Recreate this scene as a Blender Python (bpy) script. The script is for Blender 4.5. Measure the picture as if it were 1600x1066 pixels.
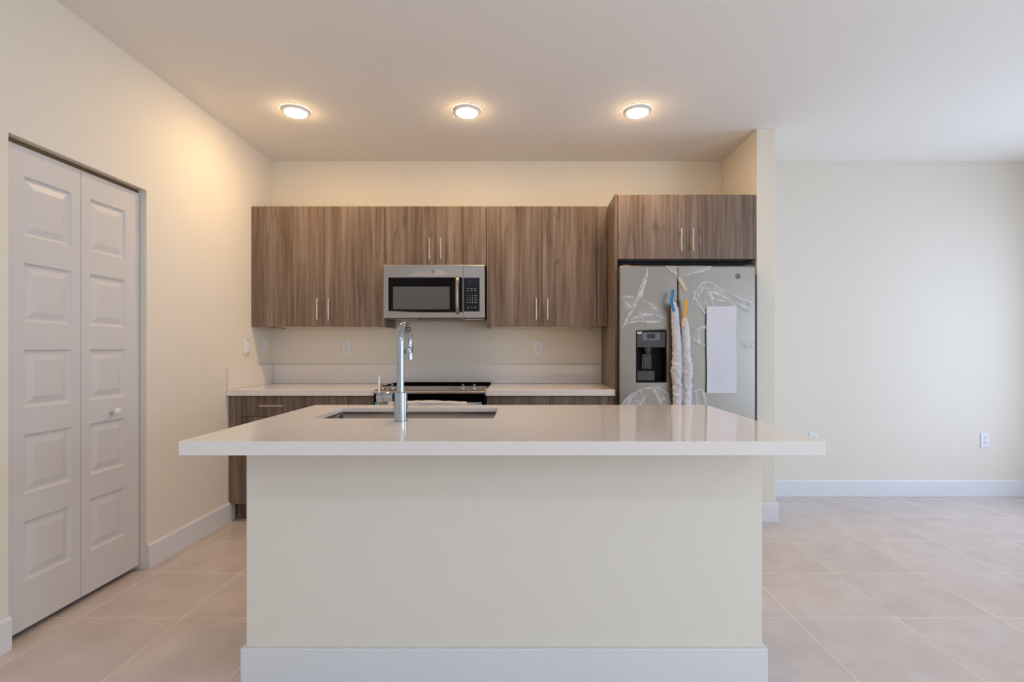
import bpy, bmesh, math, random
from mathutils import Vector, Matrix, noise

for o in list(bpy.data.objects):
    bpy.data.objects.remove(o, do_unlink=True)
SC = bpy.context.scene
COL = SC.collection
PI = math.pi

# ------------------------------------------------------------------ camera
EYE = 1.204
cam_d = bpy.data.cameras.new('camera')
cam_d.sensor_width = 36.0
cam_d.lens = 18.0
cam_d.shift_x = -19 / 1600
cam_d.shift_y = 13 / 1600
cam_d.clip_start = 0.05
cam = bpy.data.objects.new('camera', cam_d)
COL.objects.link(cam)
cam.location = (0, 0, EYE)
cam.rotation_euler = (PI / 2, 0, 0)
SC.camera = cam

# ------------------------------------------------------------------ light, world, exposure
SC.view_settings.view_transform = 'Standard'
SC.view_settings.look = 'None'
SC.view_settings.gamma = 1.0
SC.view_settings.use_curve_mapping = False
SC.view_settings.exposure = 0.0

w = bpy.data.worlds.new('sky')
SC.world = w
w.use_nodes = True
bg = w.node_tree.nodes['Background']
bg.inputs[0].default_value = (0.72, 0.84, 1.0, 1)
bg.inputs[1].default_value = 1.0


def area_light(name, loc, rot, sx, sy, power, color, shape='RECTANGLE'):
    d = bpy.data.lights.new(name, 'AREA')
    d.shape = shape
    d.size = sx
    if shape == 'RECTANGLE':
        d.size_y = sy
    d.energy = power
    d.color = color
    o = bpy.data.objects.new(name, d)
    COL.objects.link(o)
    o.location = loc
    o.rotation_euler = rot
    return o


# room extents
XL, XR = -2.063, 4.25
YB, YR = 4.188, -3.0
ZC = 2.743
# daylight entering through the two glazed openings of the right wall (both out of frame)
WIN1 = (-2.3, 0.3, 0.06, 2.2)       # y0,y1,z0,z1 sliding door
WIN2 = (2.35, 3.65, 0.25, 2.2)      # window nearer the back wall
for (y0_, y1_, z0_, z1_), power, colour in ((WIN1, 87.0, (0.59, 0.775, 1.0)), (WIN2, 28.0, (0.53, 0.69, 1.0))):
    area_light('daylight', (XR + 0.03, (y0_ + y1_) / 2, (z0_ + z1_) / 2), (0, PI / 2, 0), z1_ - z0_ - .1, y1_ - y0_ - .1, power, colour)
LAMP_L = 195.0       # radiance of a kitchen lamp's lens
LAMP_COL = (1.0, 0.69, 0.37)
FILL_W = 6.8  # power of the added fill lamps behind the viewer
FILL_COL = (0.63, 0.75, 1.0)


# ------------------------------------------------------------------ materials
def lin(c):
    return tuple(((v / 255) / 12.92 if v / 255 <= 0.04045 else ((v / 255 + 0.055) / 1.055) ** 2.4) for v in c) + (1,)


def mat(name, rgb, rough=0.5, metal=0.0, spec=0.5, bump=None, coat=0.0, alpha=None, aniso=0.0):
    m = bpy.data.materials.new(name)
    m.use_nodes = True
    nt = m.node_tree
    b = nt.nodes['Principled BSDF']
    b.inputs['Base Color'].default_value = lin(rgb)
    b.inputs['Roughness'].default_value = rough
    b.inputs['Metallic'].default_value = metal
    b.inputs['Specular IOR Level'].default_value = spec
    b.inputs['Coat Weight'].default_value = coat
    b.inputs['Anisotropic'].default_value = aniso
    if bump:
        scale, strength, dist = bump
        tc = nt.nodes.new('ShaderNodeTexCoord')
        n = nt.nodes.new('ShaderNodeTexNoise')
        n.inputs['Scale'].default_value = scale
        n.inputs['Detail'].default_value = 3
        bp = nt.nodes.new('ShaderNodeBump')
        bp.inputs['Strength'].default_value = strength
        bp.inputs['Distance'].default_value = dist
        nt.links.new(tc.outputs['Object'], n.inputs['Vector'])
        nt.links.new(n.outputs['Fac'], bp.inputs['Height'])
        nt.links.new(bp.outputs['Normal'], b.inputs['Normal'])
    return m


M = {}
M['wall'] = mat('wall_paint', (236, 227, 212), 0.75, spec=0.25, bump=(260, 0.12, 0.002))
M['ceiling'] = mat('ceiling_paint', (249, 244, 236), 0.85, spec=0.2, bump=(95, 0.55, 0.004))
M['white'] = mat('white_trim', (232, 231, 232), 0.38)
M['door_white'] = mat('white_door_paint', (218, 213, 210), 0.42)
M['plate'] = mat('white_plastic', (236, 235, 234), 0.3)
M['melamine'] = mat('white_melamine', (226, 221, 212), 0.45)
M['slot'] = mat('socket_hole', (88, 84, 84), 0.6)
M['steel'] = mat('brushed_steel', (168, 160, 154), 0.30, 1.0, aniso=0.6)
M['fridge_steel'] = mat('fridge_steel', (147, 140, 132), 0.30, 0.95)
M['sink_steel'] = mat('sink_steel', (176, 170, 166), 0.28, 1.0)
M['chrome'] = mat('chrome', (176, 184, 192), 0.06, 1.0)
M['nickel'] = mat('satin_nickel', (214, 204, 190), 0.28, 1.0)
M['black_glass'] = mat('black_glass', (10, 9, 11), 0.05, spec=0.12)
M['cooktop'] = mat('cooktop_glass', (10, 9, 10), 0.3, spec=0.0)
M['window_grey'] = mat('microwave_window_mesh', (92, 92, 94), 0.22, spec=0.15)
M['black'] = mat('black_plastic', (22, 21, 23), 0.4)
M['panel_navy'] = mat('control_glass', (30, 30, 41), 0.15, spec=0.15)
M['dark_grey'] = mat('dark_grey_plastic', (66, 65, 67), 0.38)
M['mid_grey'] = mat('grey_plastic', (112, 112, 114), 0.4)
M['recess'] = mat('dispenser_recess', (16, 16, 17), 0.5, spec=0.15)
M['lcd'] = mat('lcd', (34, 40, 54), 0.15)
M['body_dark'] = mat('cabinet_metal_gap_shade', (20, 20, 21), 0.6, spec=0.2)  # dark housing metal, blackened to stand for shade in the gap above
M['mark'] = mat('printed_marks', (190, 190, 192), 0.5)
M['emblem'] = mat('badge_grey', (104, 101, 99), 0.5, 0.0)
M['emblem_dark'] = mat('badge_relief', (132, 129, 126), 0.5, 0.0)
M['paper'] = mat('paper', (226, 225, 232), 0.8, spec=0.2)
M['tag'] = mat('manila_tag', (214, 196, 168), 0.75, spec=0.2)
M['blue_tape'] = mat('blue_tape', (22, 124, 176), 0.45)
M['orange_tape'] = mat('orange_tape', (246, 164, 12), 0.45)
M['foam'] = mat('foam_wrap', (212, 208, 209), 0.4, bump=(60, 0.5, 0.01))
M['peach'] = mat('peach_tape', (232, 196, 164), 0.6)
M['blue_film'] = mat('blue_protective_film', (126, 168, 186), 0.25)
M['track'] = mat('bifold_track', (120, 98, 66), 0.5, 0.3)
M['dark'] = mat('closet_shade', (120, 112, 100), 0.9, spec=0.1)  # darkness of the unlit closet put into its wall colour
for key_, col_, rad_ in (('lens', LAMP_COL, LAMP_L), ('lens_fill', FILL_COL, FILL_W / (PI * PI * .0668 ** 2 * 2.4 ** 2))):  # second lens belongs to the added fill lamps
    M[key_] = mat('lamp_' + key_, (255, 250, 240), 0.4)
    b_ = M[key_].node_tree.nodes['Principled BSDF']
    b_.inputs['Emission Color'].default_value = col_ + (1,)
    b_.inputs['Emission Strength'].default_value = rad_


def glass_mat():
    m = bpy.data.materials.new('window_glass')
    m.use_nodes = True
    nt = m.node_tree
    nt.nodes.remove(nt.nodes['Principled BSDF'])
    mix = nt.nodes.new('ShaderNodeMixShader')
    tr = nt.nodes.new('ShaderNodeBsdfTransparent')
    gl = nt.nodes.new('ShaderNodeBsdfGlossy')
    gl.inputs['Roughness'].default_value = 0.0
    mix.inputs[0].default_value = 0.06
    nt.links.new(tr.outputs[0], mix.inputs[1])
    nt.links.new(gl.outputs[0], mix.inputs[2])
    nt.links.new(mix.outputs[0], nt.nodes['Material Output'].inputs['Surface'])
    return m


M['glass'] = glass_mat()


def nodes(m):
    nt = m.node_tree

    def N(t, **kw):
        n = nt.nodes.new(t)
        for k, v in kw.items():
            setattr(n, k, v)
        return n
    return nt, N, nt.links.new


def math_node(N, L, op, a, b=None, c=None):
    n = N('ShaderNodeMath', operation=op)
    for i, v in enumerate((a, b, c)):
        if v is None:
            continue
        if isinstance(v, (int, float)):
            n.inputs[i].default_value = v
        else:
            L(v, n.inputs[i])
    return n.outputs[0]


def ramp(N, L, fac, stops):
    r = N('ShaderNodeValToRGB')
    e = r.color_ramp.elements
    while len(e) < len(stops):
        e.new(0.5)
    for i, (p, c) in enumerate(stops):
        e[i].position = p
        e[i].color = c
    L(fac, r.inputs[0])
    return r.outputs[0]


def wood_mat():
    m = bpy.data.materials.new('grey_brown_laminate')
    m.use_nodes = True
    nt, N, L = nodes(m)
    b = nt.nodes['Principled BSDF']
    tc = N('ShaderNodeTexCoord')
    oi = N('ShaderNodeObjectInfo')
    sep = N('ShaderNodeSeparateXYZ')
    L(tc.outputs['Object'], sep.inputs[0])
    off = math_node(N, L, 'MULTIPLY', oi.outputs['Random'], 37.0)
    u0 = math_node(N, L, 'ADD', sep.outputs[0], sep.outputs[1])
    u = math_node(N, L, 'ADD', u0, off)
    z = sep.outputs[2]

    def tex(su, sz, detail, rough, dist, seed):
        cb = N('ShaderNodeCombineXYZ')
        L(math_node(N, L, 'MULTIPLY', u, su), cb.inputs[0])
        cb.inputs[1].default_value = seed
        L(math_node(N, L, 'MULTIPLY', z, sz), cb.inputs[2])
        n = N('ShaderNodeTexNoise')
        n.inputs['Scale'].default_value = 1.0
        n.inputs['Detail'].default_value = detail
        n.inputs['Roughness'].default_value = rough
        n.inputs['Distortion'].default_value = dist
        L(cb.outputs[0], n.inputs['Vector'])
        return n.outputs['Fac']
    broad = tex(11, 0.8, 2, 0.5, 0.4, 3.1)
    mid = tex(36, 1.3, 3, 0.55, 0.5, 7.7)
    fine = tex(170, 2.4, 2, 0.6, 0.0, 1.3)
    line = tex(22, 1.1, 1.0, 0.4, 0.8, 12.9)
    s = math_node(N, L, 'MULTIPLY', broad, 0.30)
    s = math_node(N, L, 'MULTIPLY_ADD', mid, 0.45, s)
    s = math_node(N, L, 'MULTIPLY_ADD', fine, 0.25, s)
    col = ramp(N, L, s, [(0.33, lin((84, 67, 57))), (0.44, lin((114, 95, 82))),
                         (0.54, lin((132, 113, 99))), (0.68, lin((158, 140, 125)))])
    # thin dark grain lines where the slow noise crosses its middle value
    d = math_node(N, L, 'ABSOLUTE', math_node(N, L, 'SUBTRACT', line, 0.5))
    k = ramp(N, L, d, [(0.0, (0.62, 0.58, 0.56, 1)), (0.018, (0.80, 0.78, 0.77, 1)), (0.05, (1, 1, 1, 1))])
    mx = N('ShaderNodeMix', data_type='RGBA', blend_type='MULTIPLY')
    mx.inputs[0].default_value = 0.8
    L(col, mx.inputs[6])
    L(k, mx.inputs[7])
    L(mx.outputs[2], b.inputs['Base Color'])
    b.inputs['Roughness'].default_value = 0.42
    b.inputs['Specular IOR Level'].default_value = 0.4
    bp = N('ShaderNodeBump')
    bp.inputs['Strength'].default_value = 0.08
    bp.inputs['Distance'].default_value = 0.002
    L(fine, bp.inputs['Height'])
    L(bp.outputs['Normal'], b.inputs['Normal'])
    return m


M['wood'] = wood_mat()


def quartz_mat():
    m = mat('white_quartz', (222, 212, 206), 0.07, spec=0.6)
    nt, N, L = nodes(m)
    b = nt.nodes['Principled BSDF']
    tc = N('ShaderNodeTexCoord')
    n = N('ShaderNodeTexNoise')
    n.inputs['Scale'].default_value = 140
    n.inputs['Detail'].default_value = 3
    L(tc.outputs['Object'], n.inputs['Vector'])
    c = ramp(N, L, n.outputs['Fac'], [(0.3, lin((237, 227, 220))), (0.7, lin((242, 233, 226)))])
    L(c, b.inputs['Base Color'])
    return m


M['quartz'] = quartz_mat()


def tile_mat():
    m = mat('beige_floor_tile', (200, 186, 178), 0.34, spec=0.45)
    nt, N, L = nodes(m)
    b = nt.nodes['Principled BSDF']
    tc = N('ShaderNodeTexCoord')
    sep = N('ShaderNodeSeparateXYZ')
    L(tc.outputs['Object'], sep.inputs[0])
    P = 0.457

    def cell(o, start):
        t = math_node(N, L, 'DIVIDE', math_node(N, L, 'SUBTRACT', o, start), P)
        fl = math_node(N, L, 'FLOOR', t)
        fr = math_node(N, L, 'SUBTRACT', t, fl)
        e = math_node(N, L, 'ABSOLUTE', math_node(N, L, 'SUBTRACT', fr, 0.5))
        return fl, e
    fx, ex = cell(sep.outputs[0], 0.297 - 20 * P)
    fy, ey = cell(sep.outputs[1], 2.295 - 20 * P)
    edge = math_node(N, L, 'MAXIMUM', ex, ey)
    g = math_node(N, L, 'GREATER_THAN', edge, 0.5 - 0.0024 / P)
    cb = N('ShaderNodeCombineXYZ')
    L(fx, cb.inputs[0]); L(fy, cb.inputs[1])
    wn = N('ShaderNodeTexWhiteNoise', noise_dimensions='2D')
    L(cb.outputs[0], wn.inputs['Vector'])
    # cloudy stone look, shifted per tile
    add = N('ShaderNodeVectorMath', operation='MULTIPLY_ADD')
    L(wn.outputs['Color'], add.inputs[0])
    add.inputs[1].default_value = (9, 9, 9)
    L(tc.outputs['Object'], add.inputs[2])
    n = N('ShaderNodeTexNoise')
    n.inputs['Scale'].default_value = 5.0
    n.inputs['Detail'].default_value = 6
    n.inputs['Roughness'].default_value = 0.62
    L(add.outputs[0], n.inputs['Vector'])
    c = ramp(N, L, n.outputs['Fac'], [(0.25, lin((200, 184, 176))), (0.55, lin((213, 199, 192))), (0.8, lin((222, 210, 204)))])
    br = math_node(N, L, 'MULTIPLY_ADD', wn.outputs['Value'], 0.05, 0.975)
    hs = N('ShaderNodeHueSaturation')
    L(br, hs.inputs['Value'])
    L(c, hs.inputs['Color'])
    mx = N('ShaderNodeMix', data_type='RGBA')
    L(g, mx.inputs[0])
    L(hs.outputs[0], mx.inputs[6])
    mx.inputs[7].default_value = lin((232, 220, 209))
    L(mx.outputs[2], b.inputs['Base Color'])
    L(math_node(N, L, 'MULTIPLY_ADD', g, 0.55, 0.27), b.inputs['Roughness'])
    bp = N('ShaderNodeBump')
    bp.inputs['Strength'].default_value = 0.5
    bp.inputs['Distance'].default_value = 0.003
    L(math_node(N, L, 'SUBTRACT', 1.0, g), bp.inputs['Height'])
    L(bp.outputs['Normal'], b.inputs['Normal'])
    return m


M['tile'] = tile_mat()


def film_mat(name, lo, hi, tint=(240, 240, 240)):
    """clear plastic: nearly invisible where flat, whitish along its creases (per-vertex crease attribute)"""
    m = bpy.data.materials.new(name)
    m.use_nodes = True
    nt, N, L = nodes(m)
    b = nt.nodes['Principled BSDF']
    b.inputs['Base Color'].default_value = lin(tint)
    b.inputs['Roughness'].default_value = 0.25
    out = nt.nodes['Material Output']
    tr = N('ShaderNodeBsdfTransparent')
    mix = N('ShaderNodeMixShader')
    at = N('ShaderNodeAttribute', attribute_name='crease')
    f = math_node(N, L, 'MULTIPLY_ADD', at.outputs['Fac'], hi - lo, lo)
    L(f, mix.inputs[0])
    L(tr.outputs[0], mix.inputs[1])
    L(b.outputs[0], mix.inputs[2])
    L(mix.outputs[0], out.inputs['Surface'])
    return m


M['film'] = film_mat('clear_film', 0.12, 0.68)
M['film_thin'] = film_mat('clear_film_thin', 0.05, 0.30)


# ------------------------------------------------------------------ mesh helpers
def box(bm, x0, x1, y0, y1, z0, z1):
    v = [bm.verts.new((x, y, z)) for x in (x0, x1) for y in (y0, y1) for z in (z0, z1)]
    for f in ((0, 1, 3, 2), (4, 6, 7, 5), (0, 4, 5, 1), (2, 3, 7, 6), (0, 2, 6, 4), (1, 5, 7, 3)):
        bm.faces.new([v[i] for i in f])


def prism(bm, pts, axis, a0, a1):
    """polygon pts (p,q) extruded along axis x (p=y,q=z), y (p=x,q=z) or z (p=x,q=y)"""
    def P(p, q, a):
        return {'x': (a, p, q), 'y': (p, a, q), 'z': (p, q, a)}[axis]
    A = [bm.verts.new(P(p, q, a0)) for p, q in pts]
    B = [bm.verts.new(P(p, q, a1)) for p, q in pts]
    bm.faces.new(A)
    bm.faces.new(B[::-1])
    n = len(pts)
    for i in range(n):
        bm.faces.new((A[i], B[i], B[(i + 1) % n], A[(i + 1) % n]))


def holed(bm, axis, p0, p1, q0, q1, a0, a1, hp0, hp1, hq0, hq1):
    """rectangular slab with a rectangular hole through it along axis"""
    def P(p, q, a):
        return {'x': (a, p, q), 'y': (p, a, q), 'z': (p, q, a)}[axis]
    O = [(p0, q0), (p1, q0), (p1, q1), (p0, q1)]
    H = [(hp0, hq0), (hp1, hq0), (hp1, hq1), (hp0, hq1)]
    V = {(k, a): [bm.verts.new(P(p, q, a)) for p, q in pts] for k, pts in (('o', O), ('h', H)) for a in (a0, a1)}
    for i in range(4):
        j = (i + 1) % 4
        for a in (a0, a1):
            bm.faces.new((V['o', a][i], V['o', a][j], V['h', a][j], V['h', a][i]))
        for k in 'oh':
            bm.faces.new((V[k, a0][i], V[k, a0][j], V[k, a1][j], V[k, a1][i]))


def lathe(bm, prof, center, axis='z', seg=32, cap=True):
    """prof: list of (r, h) along axis from center"""
    c = Vector(center)

    def P(r, h, t):
        a, b = r * math.cos(t), r * math.sin(t)
        return c + Vector({'z': (a, b, h), 'y': (a, h, b), 'x': (h, a, b)}[axis])
    rings = [[bm.verts.new(P(r, h, 2 * PI * i / seg)) for i in range(seg)] for r, h in prof]
    for A, B in zip(rings, rings[1:]):
        for i in range(seg):
            bm.faces.new((A[i], A[(i + 1) % seg], B[(i + 1) % seg], B[i]))
    if cap:
        bm.faces.new(rings[0])
        bm.faces.new(rings[-1][::-1])


def tube(bm, pts, rad, seg=16, squash=1.0, rfun=None):
    pts = [Vector(p) for p in pts]
    n = len(pts)
    rads = rad if isinstance(rad, (list, tuple)) else [rad] * n
    up = None
    rings = []
    for i, p in enumerate(pts):
        t = (pts[min(i + 1, n - 1)] - pts[max(i - 1, 0)]).normalized()
        if up is None:
            up = Vector((1, 0, 0)) if abs(t.x) < 0.9 else Vector((0, 1, 0))
        s = t.cross(up).normalized()
        up = s.cross(t).normalized()
        ring = []
        for k in range(seg):
            a = 2 * PI * k / seg
            r = rads[i] * (rfun(i, a) if rfun else 1)
            ring.append(bm.verts.new(p + up * (math.cos(a) * r) + s * (math.sin(a) * r * squash)))
        rings.append(ring)
    for A, B in zip(rings, rings[1:]):
        for k in range(seg):
            bm.faces.new((A[k], A[(k + 1) % seg], B[(k + 1) % seg], B[k]))
    bm.faces.new(rings[0])
    bm.faces.new(rings[-1][::-1])


ORIGIN = {}


def thing(name, label, cat, loc, group=None, kind=None):
    o = bpy.data.objects.new(name, None)
    COL.objects.link(o)
    o.location = loc
    o.empty_display_size = 0.1
    o['label'] = label
    o['category'] = cat
    if group:
        o['group'] = group
    if kind:
        o['kind'] = kind
    ORIGIN[o] = Vector(loc)
    return o


def obj(name, bm, material, parent=None, bevel=0.0, smooth=False, at=None, label=None, cat=None, group=None, kind=None, seg=2):
    """link bm (in world coordinates) as one mesh object; a part keeps its thing's origin"""
    bmesh.ops.recalc_face_normals(bm, faces=bm.faces)
    if parent is not None:
        org = ORIGIN[parent]
    elif at is not None:
        org = Vector(at)
    else:
        xs = [v.co for v in bm.verts]
        lo = Vector([min(c[i] for c in xs) for i in range(3)])
        hi = Vector([max(c[i] for c in xs) for i in range(3)])
        org = Vector(((lo.x + hi.x) / 2, (lo.y + hi.y) / 2, lo.z))
    bmesh.ops.translate(bm, verts=bm.verts, vec=-org)
    me = bpy.data.meshes.new(name)
    if smooth:
        for f in bm.faces:
            f.smooth = True
        for e in bm.edges:
            if len(e.link_faces) == 2 and e.calc_face_angle(0) > 0.7:
                e.smooth = False
    bm.to_mesh(me)
    bm.free()
    me.materials.append(material)
    o = bpy.data.objects.new(name, me)
    COL.objects.link(o)
    ORIGIN[o] = org
    if parent is not None:
        o.parent = parent
    else:
        o.location = org
    if bevel:
        md = o.modifiers.new('bevel', 'BEVEL')
        md.width = bevel
        md.segments = seg
        md.limit_method = 'ANGLE'
        md.angle_limit = 0.6
    for k, v in (('label', label), ('category', cat), ('group', group), ('kind', kind)):
        if v:
            o[k] = v
    return o


def B():
    return bmesh.new()


def bx(*a):
    bm = B()
    box(bm, *a)
    return bm


def struct(name, bm, material, label, cat, bevel=0.0, at=None):
    return obj(name, bm, material, None, bevel, at=at or (0, 0, 0), label=label, cat=cat, kind='structure')


# ------------------------------------------------------------------ room shell
T = 0.12
struct('floor', bx(XL - T, XR + T, YR - T, YB + T, -0.1, 0.0), M['tile'], 'square beige stone-look floor tiles with pale grout', 'floor')
struct('ceiling', bx(XL - T, XR + T, YR - T, YB + T, ZC, ZC + 0.1), M['ceiling'], 'flat off-white textured ceiling', 'ceiling')
struct('wall_back', bx(XL, XR, YB, YB + T, 0, ZC), M['wall'], 'cream painted wall behind the kitchen cabinets', 'wall')

DY0, DY1, DZ = 2.048, 2.797, 2.073       # closet opening in the left wall
bm = B()
box(bm, XL - T, XL, YR, DY0, 0, ZC)
box(bm, XL - T, XL, DY1, YB, 0, ZC)
box(bm, XL - T, XL, DY0, DY1, DZ, ZC)
struct('wall_left', bm, M['wall'], 'cream painted left wall with a closet door opening', 'wall')
bm = B()
box(bm, XL - T - 0.62, XL - T, DY0 - 0.25, DY0 - 0.2, 0, 2.4)
box(bm, XL - T - 0.62, XL - T, DY1 + 0.2, DY1 + 0.25, 0, 2.4)
box(bm, XL - T - 0.67, XL - T - 0.62, DY0 - 0.25, DY1 + 0.25, 0, 2.4)
box(bm, XL - T - 0.67, XL - T, DY0 - 0.25, DY1 + 0.25, 2.4, 2.45)
box(bm, XL - T - 0.67, XL - T, DY0 - 0.25, DY1 + 0.25, -0.05, 0.0)
struct('wall_closet', bm, M['dark'], 'inside walls of the closet behind the folding door', 'wall')

STX0, STX1, STY = 1.622, 1.753, 3.569
struct('wall_partition', bx(STX0, STX1, STY, YB, 0, ZC), M['wall'], 'narrow cream wall end right of the refrigerator', 'wall', 0.004)

bm = B()
box(bm, XR, XR + T, YR, WIN1[0], 0, ZC)
box(bm, XR, XR + T, WIN1[1], WIN2[0], 0, ZC)
box(bm, XR, XR + T, WIN2[1], YB, 0, ZC)
for y0, y1, z0, z1 in (WIN1, WIN2):
    box(bm, XR, XR + T, y0, y1, 0, z0)
    box(bm, XR, XR + T, y0, y1, z1, ZC)
struct('wall_right', bm, M['wall'], 'cream right wall with two glazed openings', 'wall')
struct('wall_rear', bx(XL, XR, YR - T, YR, 0, ZC), M['wall'], 'cream wall behind the viewer', 'wall')


def window(name, axis, p0, p1, z0, z1, a, label):
    """aluminium frame with a middle post and two panes, standing in the wall opening"""
    loc = (a, (p0 + p1) / 2, z0) if axis == 'x' else ((p0 + p1) / 2, a, z0)
    t = thing(name, label, 'window', loc, kind='structure')
    pm = (p0 + p1) / 2
    bm = B()
    holed(bm, axis, p0 + .001, p1 - .001, z0 + .001, z1 - .001, a - .03, a + .03, p0 + .05, p1 - .05, z0 + .05, z1 - .05)
    if axis == 'x':
        box(bm, a - .025, a + .025, pm - .03, pm + .03, z0 + .05, z1 - .05)
    else:
        box(bm, pm - .03, pm + .03, a - .025, a + .025, z0 + .05, z1 - .05)
    obj('window_frame', bm, M['white'], t, .002)
    for h0, h1 in ((p0 + .05, pm - .03), (pm + .03, p1 - .05)):
        bm = B()
        if axis == 'x':
            box(bm, a - .004, a + .004, h0, h1, z0 + .05, z1 - .05)
        else:
            box(bm, h0, h1, a - .004, a + .004, z0 + .05, z1 - .05)
        obj('pane', bm, M['glass'], t)


window('window_1', 'x', *WIN1, XR + 0.08, 'white framed sliding glass door in the right wall')
window('window_2', 'x', *WIN2, XR + 0.08, 'white framed window in the right wall near the back')

# baseboards (profiled: small chamfer at the top)
BH, BT = 0.138, 0.015


def baseboard(name, axis, face, sign, a0, a1, label):
    """face: wall plane, sign: direction into the room"""
    prof = [(face, 0.0005), (face + sign * BT, 0.0005), (face + sign * BT, BH - .012), (face + sign * BT * .45, BH), (face, BH)]
    bm = B()
    prism(bm, prof, axis, a0, a1)
    return struct(name, bm, M['white'], label, 'baseboard', 0.0012)


baseboard('baseboard_left', 'y', XL, 1, DY1, 3.63, 'white baseboard between the closet door and the kitchen cabinets')
baseboard('baseboard_left_near', 'y', XL, 1, YR, DY0, 'white baseboard at the near side of the closet door')
baseboard('baseboard_back', 'x', YB, -1, STX1, XR, 'white baseboard along the bare wall at right')
baseboard('baseboard_right', 'y', XR, -1, WIN1[1], YB - .016, 'white baseboard along the right wall')
bm = B()
prism(bm, [(STY, .0005), (STY - BT, .0005), (STY - BT, BH - .012), (STY - BT * .45, BH), (STY, BH)], 'x', STX0, STX1 + BT)
prism(bm, [(STX1, .0005), (STX1 + BT, .0005), (STX1 + BT, BH - .012), (STX1 + BT * .45, BH), (STX1, BH)], 'y', STY, YB)
struct('baseboard_partition', bm, M['white'], 'white baseboard wrapping the wall end beside the refrigerator', 'baseboard', 0.001)

# ------------------------------------------------------------------ bifold closet door
XD = -2.100                                  # face of the leaves
door = thing('door_1', 'white folding closet door with two five-panel leaves in the left wall', 'door', (XD, DY0, 0), kind='structure')


def leaf(ya, yb, pa, pb):
    bm = B()
    zb, zt, th = 0.028, 2.053, 0.034
    panels = [(1.680, 1.932), (1.318, 1.568), (0.957, 1.203), (0.595, 0.844), (0.228, 0.479)]
    zs = [zb]
    for a, b in reversed(panels):
        zs += [a, b]
    zs.append(zt)
    ys = [ya, pa, pb, yb]
    V = {}
    for i, y in enumerate(ys):
        for j, z in enumerate(zs):
            V[i, j] = bm.verts.new((XD, y, z))
    for i in range(3):
        for j in range(len(zs) - 1):
            c = [V[i, j], V[i + 1, j], V[i + 1, j + 1], V[i, j + 1]]
            if i == 1 and j % 2 == 1:
                prev = c
                y_0, y_1, z_0, z_1 = ys[1], ys[2], zs[j], zs[j + 1]
                for ins, dep in ((.006, -.0085), (.012, -.0105), (.017, -.0105), (.045, -.0025)):
                    cur = [bm.verts.new((XD + dep, y, z)) for y, z in ((y_0 + ins, z_0 + ins), (y_1 - ins, z_0 + ins), (y_1 - ins, z_1 - ins), (y_0 + ins, z_1 - ins))]
                    for k in range(4):
                        bm.faces.new((prev[k], prev[(k + 1) % 4], cur[(k + 1) % 4], cur[k]))
                    prev = cur
                bm.faces.new(prev)
            else:
                bm.faces.new(c)
    # back and edges
    nz = len(zs) - 1
    loop = [V[i, 0] for i in range(4)] + [V[3, j] for j in range(1, nz + 1)] + [V[i, nz] for i in (2, 1, 0)] + [V[0, j] for j in range(nz - 1, 0, -1)]
    bk = [bm.verts.new((XD - th, v.co.y, v.co.z)) for v in loop]
    n = len(loop)
    for k in range(n):
        bm.faces.new((loop[k], bk[k], bk[(k + 1) % n], loop[(k + 1) % n]))
    bm.faces.new(bk)
    return obj('door_leaf', bm, M['door_white'], door)


leaf(DY0 + .006, 2.4235, 2.151, 2.376)
l2 = leaf(2.4265, DY1 - .004, 2.477, 2.697)
bm = B()
lathe(bm, [(.006, 0), (.0065, .012), (.010, .016), (.0165, .022), (.0185, .029), (.0165, .036), (.010, .040)], (XD + .0005, 2.607, .889), 'x', 24)
obj('knob', bm, M['plate'], l2, smooth=True, label='small round white door knob')
bm = B()
box(bm, XD - .030, XD - .004, DY0 + .002, DY1 - .002, 2.0565, 2.0725)
obj('track', bm, M['track'], door, label='brown metal track above the leaves')

# ------------------------------------------------------------------ cabinets
HR = 0.0055


def handle_bar(p, axis, length, out, parent):
    """bar pull centred at p on the door face (facing -y)"""
    bm = B()
    x, y, z = p
    h = length / 2
    if axis == 'z':
        tube(bm, [(x, y - out, z - h), (x, y - out, z + h)], HR, 14)
        for s in (-1, 1):
            tube(bm, [(x, y - out, z + s * h * .68), (x, y - .0005, z + s * h * .68)], HR * .8, 10)
    else:
        tube(bm, [(x - h, y - out, z), (x + h, y - out, z)], HR, 14)
        for s in (-1, 1):
            tube(bm, [(x + s * h * .68, y - out, z), (x + s * h * .68, y - .0005, z)], HR * .8, 10)
    return obj('handle', bm, M['nickel'], parent, smooth=True)


G = 0.0015


def front(name, parent, x0, x1, yf, z0, z1, thick=0.019):
    return obj(name, bx(x0 + G, x1 - G, yf, yf + thick, z0 + G, z1 - G), M['wood'], parent, .0012)


UF = 3.865                 # upper door faces
UB, UT = 1.373, 2.286


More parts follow.
